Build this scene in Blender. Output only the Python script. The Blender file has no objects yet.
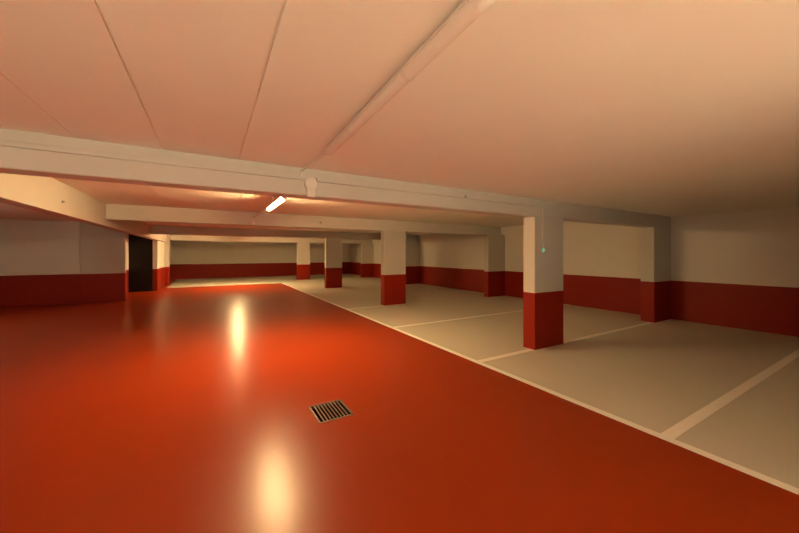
import bpy, bmesh, math, random
from mathutils import Vector, Matrix
random.seed(4)
SC = bpy.context.scene
COL = SC.collection

# ------------------------------------------------------------------ materials
def new_mat(name):
    m = bpy.data.materials.new(name)
    m.use_nodes = True
    nt = m.node_tree
    return m, nt, nt.nodes['Principled BSDF']

def paint(name, rgb, rough=0.6, var=0.06, bump=0.02, scale=9.0, spec=0.5, metal=0.0, rough_var=0.0, bump_scale=60.0, coord='Object'):
    """painted / plastered surface: faint mottling in colour, fine relief"""
    m, nt, b = new_mat(name)
    N, L = nt.nodes, nt.links
    tc = N.new('ShaderNodeTexCoord')
    n1 = N.new('ShaderNodeTexNoise'); n1.inputs['Scale'].default_value = scale; n1.inputs['Detail'].default_value = 5
    L.new(tc.outputs[coord], n1.inputs['Vector'])
    mix = N.new('ShaderNodeMix'); mix.data_type = 'RGBA'
    mix.inputs[6].default_value = tuple(c * (1 - var) for c in rgb) + (1,)
    mix.inputs[7].default_value = tuple(min(1, c * (1 + var)) for c in rgb) + (1,)
    L.new(n1.outputs['Fac'], mix.inputs[0])
    L.new(mix.outputs[2], b.inputs['Base Color'])
    b.inputs['Roughness'].default_value = rough
    b.inputs['Metallic'].default_value = metal
    b.inputs['Specular IOR Level'].default_value = spec
    if rough_var:
        mr = N.new('ShaderNodeMapRange')
        mr.inputs['To Min'].default_value = rough - rough_var
        mr.inputs['To Max'].default_value = rough + rough_var
        L.new(n1.outputs['Fac'], mr.inputs['Value'])
        L.new(mr.outputs[0], b.inputs['Roughness'])
    if bump:
        n2 = N.new('ShaderNodeTexNoise'); n2.inputs['Scale'].default_value = bump_scale; n2.inputs['Detail'].default_value = 4
        L.new(tc.outputs[coord], n2.inputs['Vector'])
        bp = N.new('ShaderNodeBump'); bp.inputs['Strength'].default_value = bump; bp.inputs['Distance'].default_value = 0.02
        L.new(n2.outputs['Fac'], bp.inputs['Height'])
        L.new(bp.outputs['Normal'], b.inputs['Normal'])
    return m

def glow(name, rgb, strength):
    m, nt, b = new_mat(name)
    b.inputs['Base Color'].default_value = (0.8, 0.8, 0.8, 1)
    b.inputs['Emission Color'].default_value = rgb + (1,)
    b.inputs['Emission Strength'].default_value = strength
    return m

WHITE = (0.76, 0.74, 0.69)
M_WALL = paint('white_wall_paint', WHITE, 0.7, 0.03, 0.05, 3.0, 0.3)
M_BEAM = paint('grey_white_concrete_paint', (0.60, 0.575, 0.53), 0.7, 0.04, 0.05, 3.0, 0.3)
M_CEIL = paint('white_ceiling_paint', (0.90, 0.87, 0.79), 0.75, 0.03, 0.05, 2.0, 0.25)
M_DADO = paint('dark_red_paint', (0.28, 0.014, 0.002), 0.5, 0.06, 0.05, 3.0, 0.25)
M_FLOOR = paint('red_epoxy', (0.315, 0.032, 0.003), 0.282, 0.06, 0.03, 1.6, 0.28, 0.0, 0.0, 26.0)
M_BAY = paint('beige_grey_epoxy', (0.60, 0.575, 0.485), 0.45, 0.05, 0.03, 2.0, 0.4, 0.0, 0.04, 40.0)
M_LINE = paint('white_road_paint', (0.95, 0.935, 0.86), 0.5, 0.05, 0.02, 8.0, 0.4)
M_BLACK = paint('black_door_paint', (0.012, 0.010, 0.010), 0.55, 0.1, 0.01, 4.0, 0.2)
M_STEEL = paint('galvanised_steel', (0.17, 0.11, 0.09), 0.5, 0.12, 0.01, 30.0, 0.5, 0.6)
M_PIT = paint('black_drain_pit', (0.01, 0.008, 0.007), 0.8, 0.2, 0.0, 10.0)
M_PLASTIC = paint('white_plastic', (0.76, 0.71, 0.66), 0.42, 0.03, 0.0, 8.0)
M_DIFF = paint('frosted_diffuser', (0.82, 0.76, 0.69), 0.6, 0.02, 0.0, 8.0)
M_GREY = paint('grey_plastic', (0.30, 0.27, 0.24), 0.5, 0.05, 0.0, 8.0)
WARM = (1.0, 0.65, 0.28)
L_W, L_L, L_S, L_SUN = 520.0, 50.0, 1.0, 66.0
NEUT = (1.0, 0.78, 0.50)
M_LAMP1 = glow('lit_warm_tube', WARM, L_W)
M_LAMP2 = glow('lit_warm_tube_far', WARM, L_W * 1.6)
M_LAMPL = glow('added_white_tube_left', (1.0, 0.95, 0.70), L_L)
M_LED = glow('green_led', (0.03, 0.66, 0.40), 1.1)

# ------------------------------------------------------------------ helpers
def box(bm, x0, x1, y0, y1, z0, z1, mi=0):
    v = [bm.verts.new((x, y, z)) for z in (z0, z1) for y in (y0, y1) for x in (x0, x1)]
    for q in ((0, 2, 3, 1), (4, 5, 7, 6), (0, 1, 5, 4), (2, 6, 7, 3), (0, 4, 6, 2), (1, 3, 7, 5)):
        f = bm.faces.new([v[i] for i in q]); f.material_index = mi
    return v

def bev(bm, w, seg=2, vertical=False):
    es = [e for e in bm.edges if not vertical or abs(e.verts[0].co.z - e.verts[1].co.z) > 1e-4]
    bmesh.ops.bevel(bm, geom=es, offset=w, segments=seg, affect='EDGES', profile=0.5)

def tube(bm, p0, p1, r, n=16, mi=0, cap=True):
    p0, p1 = Vector(p0), Vector(p1)
    d = (p1 - p0); q = d.to_track_quat('Z', 'Y').to_matrix()
    rings = []
    for p in (p0, p1):
        rings.append([bm.verts.new(p + q @ Vector((r * math.cos(2 * math.pi * k / n), r * math.sin(2 * math.pi * k / n), 0))) for k in range(n)])
    for k in range(n):
        f = bm.faces.new((rings[0][k], rings[0][(k + 1) % n], rings[1][(k + 1) % n], rings[1][k])); f.material_index = mi; f.smooth = True
    if cap:
        for rg in (rings[0][::-1], rings[1]):
            f = bm.faces.new(rg); f.material_index = mi

def prism_y(bm, prof, y0, y1):
    """closed (x,z) profile swept along Y"""
    a = [bm.verts.new((x, y0, z)) for x, z in prof]
    b = [bm.verts.new((x, y1, z)) for x, z in prof]
    n = len(prof)
    for k in range(n):
        f = bm.faces.new((a[k], a[(k + 1) % n], b[(k + 1) % n], b[k])); f.smooth = True
    bm.faces.new(a[::-1]); bm.faces.new(b)

def lathe(bm, c, axis, prof, n=20):
    """profile [(radius, offset along axis)] turned about axis"""
    q = Vector(axis).to_track_quat('Z', 'Y').to_matrix(); c = Vector(c); rings = []
    for r, h in prof:
        rings.append([bm.verts.new(c + q @ Vector((r * math.cos(2 * math.pi * k / n), r * math.sin(2 * math.pi * k / n), h))) for k in range(n)])
    for i in range(len(rings) - 1):
        for k in range(n):
            f = bm.faces.new((rings[i][k], rings[i][(k + 1) % n], rings[i + 1][(k + 1) % n], rings[i + 1][k])); f.smooth = True
    bm.faces.new(rings[0][::-1]); bm.faces.new(rings[-1])

def obj(name, bm, mats, parent=None, loc=None):
    bmesh.ops.recalc_face_normals(bm, faces=bm.faces[:])
    for e in bm.edges:
        if e.is_manifold and e.calc_face_angle(0) > .6: e.smooth = False
    me = bpy.data.meshes.new(name); bm.to_mesh(me); bm.free()
    for m in (mats if isinstance(mats, (list, tuple)) else [mats]): me.materials.append(m)
    o = bpy.data.objects.new(name, me); COL.objects.link(o)
    if parent: o.parent = parent
    if loc: o.location = loc
    return o

def tag(o, label, cat, group=None):
    o['label'] = label; o['category'] = cat
    if group: o['group'] = group
    return o

def thing(name, loc, label, cat, group=None):
    o = bpy.data.objects.new(name, None); COL.objects.link(o); o.location = loc
    o.empty_display_size = 0.1
    return tag(o, label, cat, group)

def struct(name, bm, mats):
    o = obj(name, bm, mats); o['kind'] = 'structure'; return o

def copy_tree(o, parent=None):
    c = o.copy(); COL.objects.link(c)
    if parent: c.parent = parent
    for ch in list(o.children): copy_tree(ch, c)
    return c

# ------------------------------------------------------------------ dimensions
DZ = 0.98            # top of the red band
ROWS = (3.63, 9.21, 15.25, 21.2)   # front faces of the pillar rows
CT = 0.24            # pillar / beam depth
WX = 10.12            # right wall
YB = 25.7            # far wall
YK = -2.8            # wall behind the camera
LX = -6.4            # left wall
C1, C2, CL = 2.60, 2.74, 2.74
EX = 3.48            # red / beige boundary
DRAIN = (0.91, 1.28, 3.11, 3.52)

# ------------------------------------------------------------------ setting
bm = bmesh.new()
YE = 19.3            # far end of the red lane
xs = [LX - .2, -1.87, DRAIN[0], DRAIN[1], EX, WX + .2]
ys = [YK - .2, DRAIN[2], DRAIN[3], YE, YB + .2]
grid = {}
for i, x in enumerate(xs):
    for j, y in enumerate(ys): grid[i, j] = bm.verts.new((x, y, 0))
for i in range(5):
    for j in range(4):
        if (i, j) == (2, 1): continue
        f = bm.faces.new((grid[i, j], grid[i + 1, j], grid[i + 1, j + 1], grid[i, j + 1]))
        f.material_index = 1 if (i == 4 or (j == 3 and i)) else 0
for f in bm.faces: f.normal_update()
struct('floor', bm, [M_FLOOR, M_BAY])

def wall(name, x0, x1, y0, y1, z1=2.95):
    bm = bmesh.new()
    box(bm, x0, x1, y0, y1, 0, DZ, 1); box(bm, x0, x1, y0, y1, DZ, z1, 0)
    return struct(name, bm, [M_WALL, M_DADO])
wall('wall_right', WX, WX + .2, YK, YB)
wall('wall_far', LX, WX + .2, YB, YB + .2)
# wall behind the camera, with an unseen gateway added to light the near ceiling
bm = bmesh.new(); GX0, GX1, GZ = -3.2, 2.7, 2.30
for x0, x1 in ((LX, GX0), (GX1, WX + .2)):
    box(bm, x0, x1, YK - .2, YK, 0, DZ, 1); box(bm, x0, x1, YK - .2, YK, DZ, 2.95, 0)
box(bm, GX0, GX1, YK - .2, YK, GZ, 2.95, 0)
box(bm, GX1, GX1 + .2, YK, -1.3, 0, DZ, 1); box(bm, GX1, GX1 + .2, YK, -1.3, DZ, 2.95, 0)  # return wall added out of view to shade the right wall
struct('wall_back', bm, [M_WALL, M_DADO])
wall('wall_left', LX - .2, LX, YK, YB)
wall('wall_left_end', LX, -2.75, 14.86, 15.2)
# block of wall that carries the black door
bm = bmesh.new()
for z0, z1, mi in ((0, DZ, 1), (DZ, 2.95, 0)):
    box(bm, -3.05, -2.05, 18.02, 20.75, z0, z1, mi)
    box(bm, -3.25, -3.05, 15.2, 20.75, z0, z1, mi)
struct('wall_left_passage', bm, [M_WALL, M_DADO])
bm = bmesh.new(); box(bm, -3.15, -2.22, 17.99, 18.06, 0.005, 2.55); bev(bm, .006)
dr = struct('door_1', bm, M_BLACK)
bm = bmesh.new(); tube(bm, (-2.34, 17.995, 1.02), (-2.34, 17.93, 1.02), .011); tube(bm, (-2.34, 17.935, 1.02), (-2.47, 17.935, 1.02), .010)
obj('door_handle', bm, M_BLACK, dr)

# unseen pale ground added outside the gateway to bounce sunlight onto the ceiling
M_PAVE = paint('pale_concrete', (0.55, 0.52, 0.46), 0.8, 0.1, 0.1, 3.0)
bm = bmesh.new(); box(bm, -8, 8, YK - 3.8, YK - .2, -.2, 0.0)
struct('bounce_ground_outside', bm, M_PAVE)
sl = bpy.data.lights.new('sun', 'SUN'); sl.energy = L_SUN; sl.color = (1, .92, .62); sl.angle = .01  # sun added to brighten the outside ground for upward bounce
so = bpy.data.objects.new('sun', sl); COL.objects.link(so); so.rotation_euler = (math.radians(16), 0, 0); so.location = (0, YK - 6, 8)
# ceiling: slab with plank joints; the part beyond the first beam sits a little higher
def slab(bm, x0, x1, y0, y1, z, joints, g=0.007, dep=0.014):
    cuts = [x0]
    for j, w in joints: cuts += [j - g * w, j + g * w]
    cuts.append(x1)
    for k in range(0, len(cuts), 2): box(bm, cuts[k], cuts[k + 1], y0, y1, z, z + .2)
    box(bm, x0, x1, y0, y1, z + dep, z + .22)
bm = bmesh.new()
slab(bm, LX, WX, YK, ROWS[0] + .1, C1, [(-2.2, .5), (-1.58, .4), (-.95, .35), (-.37, 1.0), (.24, 1.0)])
struct('ceiling', bm, M_CEIL); bm = bmesh.new()
slab(bm, -2.0, WX, ROWS[0] + .1, YB, C2, [(-.85, .7), (-.24, 1.7), (.48, 1.7)])
struct('ceiling', bm, M_CEIL); bm = bmesh.new()
slab(bm, LX, -2.0, ROWS[0] + .1, YB, CL, [])
struct('ceiling', bm, M_CEIL)

# ------------------------------------------------------------------ beams
def beam(label, x0, x1, y0, y1, z0, z1):
    bm = bmesh.new(); cx, cy = (x0 + x1) / 2, (y0 + y1) / 2
    box(bm, x0 - cx, x1 - cx, y0 - cy, y1 - cy, 0, z1 - z0); bev(bm, .012)
    return tag(obj('ceiling_beam', bm, M_BEAM, loc=(cx, cy, z0)), label, 'beam', 'white ceiling beams')
beam('nearest white ceiling beam across the garage, carrying the thin trunking and round junction box', LX, WX, ROWS[0], ROWS[0] + CT, 2.30, 2.75)
beam('second white ceiling beam, brightly lit just beyond the glowing tube lamp', -1.95, WX, ROWS[1], ROWS[1] + CT, 2.40, 2.75)
beam('third white ceiling beam, in shade above the third pillar', -1.95, WX, ROWS[2], ROWS[2] + CT, 2.41, 2.75)
beam('farthest white ceiling beam, low pale strip in front of the far wall', -1.95, WX, ROWS[3], ROWS[3] + CT, 2.39, 2.75)
beam('long white beam running along the lane above the left wall', -2.15, -1.95, ROWS[0] + CT, 20.72, 2.26, 2.75)

# ------------------------------------------------------------------ pillars
def pillar(name, label, group, x0, x1, y0, y1, ztop):
    cx, cy = (x0 + x1) / 2, (y0 + y1) / 2; hx, hy = (x1 - x0) / 2, (y1 - y0) / 2
    t = thing(name, (cx, cy, 0), label, 'pillar', group)
    bm = bmesh.new(); box(bm, -hx, hx, -hy, hy, DZ, ztop); bev(bm, .012, 2, True); obj('shaft', bm, M_BEAM, t)
    bm = bmesh.new(); box(bm, -hx - .002, hx + .002, -hy - .002, hy + .002, 0.002, DZ); bev(bm, .012, 2, True); obj('painted_base', bm, M_DADO, t)
    return t
G = 'free-standing pillars beside the parking bays'
PX0, PX1 = 4.81, 5.62
for y, zt, lb in zip(ROWS, (2.30, 2.40, 2.41, 2.39), (
        'nearest white pillar with red base, with the small green light on it',
        'second nearest white and red pillar, its front brightly lit',
        'third white and red pillar from the front, shaded front with a bright left edge',
        'farthest free-standing white and red pillar, near the end of the red lane')):
    pillar('pillar', lb, G, PX0, PX1, y, y + CT, zt)
G = 'pillars built against the right wall'
for y, zt, lb in zip(ROWS, (2.30, 2.40, 2.41, 2.39), (
        'pillar against the right wall, right of the nearest free-standing pillar',
        'pillar against the right wall, just left of the nearest free-standing pillar',
        'pillar against the right wall, just right of the second free-standing pillar',
        'pillar against the right wall, between the second and third free-standing pillars')):
    y -= {ROWS[0]: 0, ROWS[1]: .20, ROWS[2]: .20, ROWS[3]: .20}[y]
    pillar('wall_pillar', lb, G, 9.2, WX - .001, y, y + (.29 if y == ROWS[0] else .22), zt)
pillar('wall_pillar', 'broad pale pillar left of the black door, with dark red base', 'pillars on the left side', -3.78, -2.60, 14.76, 14.92, CL)
pillar('wall_pillar', 'bright white pillar with red base right of the black door', 'pillars on the left side', -2.45, -1.87, 20.75, 21.15, 2.74)

# ------------------------------------------------------------------ painted lines
def line(label, strips):
    bm = bmesh.new()
    for x0, x1, y0, y1 in strips: box(bm, x0, x1, y0, y1, 0.0, 0.002)
    return tag(obj('painted_line', bm, M_LINE), label, 'road marking', 'white painted floor lines')
E1 = EX + .09
line('long white line along the edge of the red lane', [(EX, E1, YK, YE)])
line('widest looking white bay line, nearest the camera at lower right', [(E1, WX, 1.26, 1.36)])
line('white bay line that passes under the nearest pillar', [(E1, 9.19, 3.63, 3.73)])
line('white bay line midway between the first and second pillars', [(E1, WX, 6.31, 6.41)])
line('white bay line reaching the foot of the second pillar', [(E1, PX0 - .01, 9.12, 9.22)])

# ------------------------------------------------------------------ floor drain
dx0, dx1, dy0, dy1 = DRAIN; cx, cy = (dx0 + dx1) / 2, (dy0 + dy1) / 2; hx, hy = (dx1 - dx0) / 2, (dy1 - dy0) / 2
t = thing('floor_drain', (cx, cy, 0), 'square slotted metal drain grate set in the red floor', 'drain')
fw = .024
def plate(bm, xs, ys, z0, z1, hole):
    g = {}
    for k, z in enumerate((z0, z1)):
        for i, x in enumerate(xs):
            for j, y in enumerate(ys): g[i, j, k] = bm.verts.new((x, y, z))
    nx, ny = len(xs) - 1, len(ys) - 1
    sol = lambda i, j: 0 <= i < nx and 0 <= j < ny and not hole(i, j)
    for i in range(nx):
        for j in range(ny):
            if not sol(i, j): continue
            for k in (0, 1): bm.faces.new((g[i, j, k], g[i + 1, j, k], g[i + 1, j + 1, k], g[i, j + 1, k]))
            for (di, dj, p, q) in ((-1, 0, (i, j), (i, j + 1)), (1, 0, (i + 1, j), (i + 1, j + 1)), (0, -1, (i, j), (i + 1, j)), (0, 1, (i, j + 1), (i + 1, j + 1))):
                if not sol(i + di, j + dj): bm.faces.new((g[p + (0,)], g[q + (0,)], g[q + (1,)], g[p + (1,)]))
    bmesh.ops.delete(bm, geom=[v for v in bm.verts if not v.link_faces], context='VERTS')
bm = bmesh.new(); plate(bm, [-hx, -hx + .012, hx - .012, hx], [-hy, -hy + .012, hy - .012, hy], -.03, .004, lambda i, j: (i, j) == (1, 1))
obj('frame', bm, M_STEEL, t)
n = 9; gx = [-hx + .0125, -hx + fw]; pitch = 2 * (hx - fw) / n
for k in range(n):
    if k: gx.append(-hx + fw + k * pitch - .0062)
    if k: gx.append(-hx + fw + k * pitch + .0062)
gx += [hx - fw, hx - .0125]
bm = bmesh.new(); plate(bm, gx, [-hy + .0125, -hy + fw, hy - fw, hy - .0125], -.005, .003, lambda i, j: j == 1 and i % 2 == 1)
obj('grating', bm, M_STEEL, t)
bm = bmesh.new()
c = [[bm.verts.new((x, y, z)) for x, y in ((-hx, -hy), (hx, -hy), (hx, hy), (-hx, hy))] for z in (-.03, -.26)]
for k in range(4): bm.faces.new((c[0][k], c[0][(k + 1) % 4], c[1][(k + 1) % 4], c[1][k]))
bm.faces.new(c[1])
obj('pit', bm, M_PIT, t)

# ------------------------------------------------------------------ batten lights
def batten(label, x, y0, y1, zc, ztop, lamp, group='tube lights under the ceiling'):
    """round tube light: translucent tube, two end caps, two strap hangers up to the slab"""
    t = thing('tube_light', (x, (y0 + y1) / 2, zc), label, 'light fitting', group)
    h = (y1 - y0) / 2; R = .036
    bm = bmesh.new(); tube(bm, (0, -h + .05, 0), (0, h - .05, 0), R, 24); obj('diffuser', bm, lamp, t)
    for s in (-1, 1):
        bm = bmesh.new(); lathe(bm, (0, s * (h - .06), 0), (0, s, 0), [(R + .0015, 0), (R + .0015, .045), (R - .006, .056), (R - .02, .06)], 24); obj('end_cap', bm, M_PLASTIC, t)
    bm = bmesh.new(); a0 = math.radians(2)
    an = [a0 + (math.pi - 2 * a0) * k / 12 for k in range(13)]
    prism_y(bm, [((R + .004) * math.cos(a), (R + .004) * math.sin(a)) for a in an] + [((R + .001) * math.cos(a), (R + .001) * math.sin(a)) for a in an[::-1]], -h + .05, h - .05); obj('housing', bm, M_PLASTIC, t)
    for yy in (-h * .42, h * .42):
        bm = bmesh.new(); n = 24; r0, r1 = R + .0005, R + .0025
        rg = [[bm.verts.new((r * math.cos(2 * math.pi * k / n), yy + d, r * math.sin(2 * math.pi * k / n))) for k in range(n)] for r, d in ((r0, -.012), (r1, -.012), (r1, .012), (r0, .012))]
        for q in range(4):
            for k in range(n): bm.faces.new((rg[q][k], rg[q][(k + 1) % n], rg[(q + 1) % 4][(k + 1) % n], rg[(q + 1) % 4][k]))
        obj('clip', bm, M_PLASTIC, t)
        bm = bmesh.new(); box(bm, -.012, .012, yy - .01, yy + .01, R + .004, ztop - zc + .001); obj('hanger', bm, M_PLASTIC, t)
    return t
b0 = batten('unlit white tube light on the ceiling nearest the camera', .868, .80, 2.79, C1 - .045, C1, M_DIFF)
b0.rotation_euler.z = -.038
batten('glowing tube light just beyond the nearest ceiling beam', .965, 5.07, 6.62, 2.51, C2, M_LAMP1)
batten('lit tube light hidden by the third beam, mirrored as the farther floor streak', 1.2, 17.2, 18.75, 2.64, C2, M_LAMP2)
batten('unseen white tube light added in the left side bay to brighten its end wall', -5.2, 9.6, 11.15, 2.55, CL, M_LAMPL)  # added lamp out of view, brightens the left end wall

# ------------------------------------------------------------------ conduits and boxes
def wire_tube(name, label, pts, r, mat, cat='conduit', n=10):
    bm = bmesh.new(); P = [Vector(p) for p in pts]; rings = []
    for i, p in enumerate(P):
        d = ((P[min(i + 1, len(P) - 1)] - p).normalized() + (p - P[max(i - 1, 0)]).normalized()).normalized()
        q = d.to_track_quat('Z', 'X').to_matrix()
        rings.append([bm.verts.new(p + q @ Vector((r * math.cos(2 * math.pi * k / n), r * math.sin(2 * math.pi * k / n), 0))) for k in range(n)])
    for i in range(len(rings) - 1):   # rings matched to the nearest start vertex
        A, B = rings[i], rings[i + 1]
        o = min(range(n), key=lambda s: sum((A[k].co - B[(k + s) % n].co).length for k in range(n)))
        rings[i + 1] = B = B[o:] + B[:o]
        for k in range(n):
            f = bm.faces.new((A[k], A[(k + 1) % n], B[(k + 1) % n], B[k])); f.smooth = True
    bm.faces.new(rings[0][::-1]); bm.faces.new(rings[-1])
    return tag(obj(name, bm, mat), label, cat)
wire_tube('conduit', 'thin pipe on the ceiling from the unlit tube light to the round box', [(.903, 2.78, C1 - .045), (.86, ROWS[0] - .03, C1 - .04), (.86, ROWS[0] - .02, 2.50)], .012, M_PLASTIC)
# trunking along the face of the near beam
bm = bmesh.new(); zc = 2.487
box(bm, LX, .90, ROWS[0] - .030, ROWS[0], zc - .021, zc + .021); bev(bm, .003, 1)
tag(obj('cable_trunking', bm, M_BEAM), 'white cable trunking on the nearest beam, left of the round box', 'trunking')
bm = bmesh.new()
box(bm, 1.03, 5.06, ROWS[0] - .030, ROWS[0], zc - .021, zc + .021); bev(bm, .003, 1)
tag(obj('cable_trunking', bm, M_BEAM), 'white cable trunking on the nearest beam, from round box to nearest pillar', 'trunking')
t = thing('junction_box', (.965, ROWS[0] + .002, 2.43), 'round white junction box on the nearest beam with a short drop below it', 'junction box')
bm = bmesh.new(); lathe(bm, (0, 0, 0), (0, -1, 0), [(.072, 0), (.072, .032), (.068, .038)]); obj('box', bm, M_PLASTIC, t)
bm = bmesh.new(); lathe(bm, (0, -.038, 0), (0, -1, 0), [(.062, 0), (.062, .006), (.056, .009)]); obj('lid', bm, M_PLASTIC, t)
bm = bmesh.new(); box(bm, -.042, .046, -.038, 0.002, -.145, -.06); bev(bm, .006, 2); obj('drop_trunking', bm, M_PLASTIC, t)
bm = bmesh.new(); box(bm, -.02, .02, -.012, 0, -.012, .022); bev(bm, .004, 1)
tag(obj('cable_clip', bm, M_GREY, loc=(3.22, ROWS[0] - .022, 2.487)), 'tiny dark clip on the trunking of the nearest beam', 'clip')
# green light on the nearest pillar
t = thing('indicator_light', (5.0, ROWS[0], 1.72), 'small round green light on the front of the nearest pillar', 'light')
bm = bmesh.new(); box(bm, -.032, .032, -.025, 0, -.045, .10); bev(bm, .008, 2); obj('housing', bm, M_PLASTIC, t)
bm = bmesh.new(); lathe(bm, (0, -.025, -.002), (0, -1, 0), [(.028, 0), (.028, .010), (.020, .020), (.008, .025)], 16); obj('lens', bm, M_LED, t)
bm = bmesh.new(); box(bm, 4.985, 5.015, ROWS[0] - .018, ROWS[0], 1.82, 2.466); bev(bm, .003, 1)
tag(obj('cable_trunking', bm, M_PLASTIC), 'short vertical white trunking down the nearest pillar to the green light', 'trunking')
# box and pipe at the far end of the glowing lamp, on the second beam
wire_tube('conduit', 'pipe from the far end of the glowing tube light to the second beam', [(.965, 6.62, 2.51), (.96, ROWS[1] - .02, 2.60), (.96, ROWS[1] - .02, 2.44)], .012, M_PLASTIC)
t = thing('junction_box', (.96, ROWS[1] + .002, 2.425), 'small junction box at the lower edge of the second beam', 'junction box')
bm = bmesh.new(); box(bm, -.04, .04, -.045, 0, -.02, .06); bev(bm, .008, 2); obj('box', bm, M_PLASTIC, t)
bm = bmesh.new(); box(bm, -.034, .034, -.052, -.045, -.014, .054); bev(bm, .003, 1); obj('lid', bm, M_PLASTIC, t)
t = thing('ceiling_sensor', (2.75, ROWS[1], 2.56), 'tiny pale round sensor high on the second beam', 'sensor')
bm = bmesh.new(); lathe(bm, (0, 0, 0), (0, -1, 0), [(.045, 0), (.045, .02), (.03, .04)], 16); obj('base', bm, M_PLASTIC, t)
bm = bmesh.new(); lathe(bm, (0, -.04, 0), (0, -1, 0), [(.026, 0), (.022, .014), (.008, .02)], 16); obj('cap', bm, M_GREY, t)
bm = bmesh.new(); lathe(bm, (0, 0, 0), (1, 0, 0), [(.018, 0), (.018, .012), (.008, .014), (.008, .03)], 12)
tag(obj('wall_hook', bm, M_GREY, loc=(-1.95, 6.85, 2.45)), 'tiny dark bolt on the face of the long left beam', 'bolt')

# ------------------------------------------------------------------ world, camera, view
w = bpy.data.worlds.new('World'); SC.world = w; w.use_nodes = True
bgn = w.node_tree.nodes['Background']; bgn.inputs[0].default_value = (1, .84, .58, 1); bgn.inputs[1].default_value = L_S
pl = bpy.data.lights.new('added_gateway_portal', 'AREA'); pl.shape = 'RECTANGLE'; pl.size = GX1 - GX0; pl.size_y = GZ; pl.cycles.is_portal = True  # guides sky sampling through the added gateway
po = bpy.data.objects.new('added_gateway_portal', pl); COL.objects.link(po); po.location = ((GX0 + GX1) / 2, YK - .1, GZ / 2); po.rotation_euler = (math.pi / 2, 0, 0)
cam = bpy.data.cameras.new('Camera'); co = bpy.data.objects.new('Camera', cam); COL.objects.link(co)
cam.sensor_width = 36; cam.lens = 323.9 * 36 / 799; cam.shift_y = -12.4 / 799
cam.clip_start = .05
co.location = (0, 0, 1.65); co.rotation_euler = (math.pi / 2, 0, -.5285)
SC.camera = co
vs = SC.view_settings
vs.view_transform = 'Standard'; vs.look = 'None'; vs.gamma = 1; vs.use_curve_mapping = False; vs.exposure = 0.0
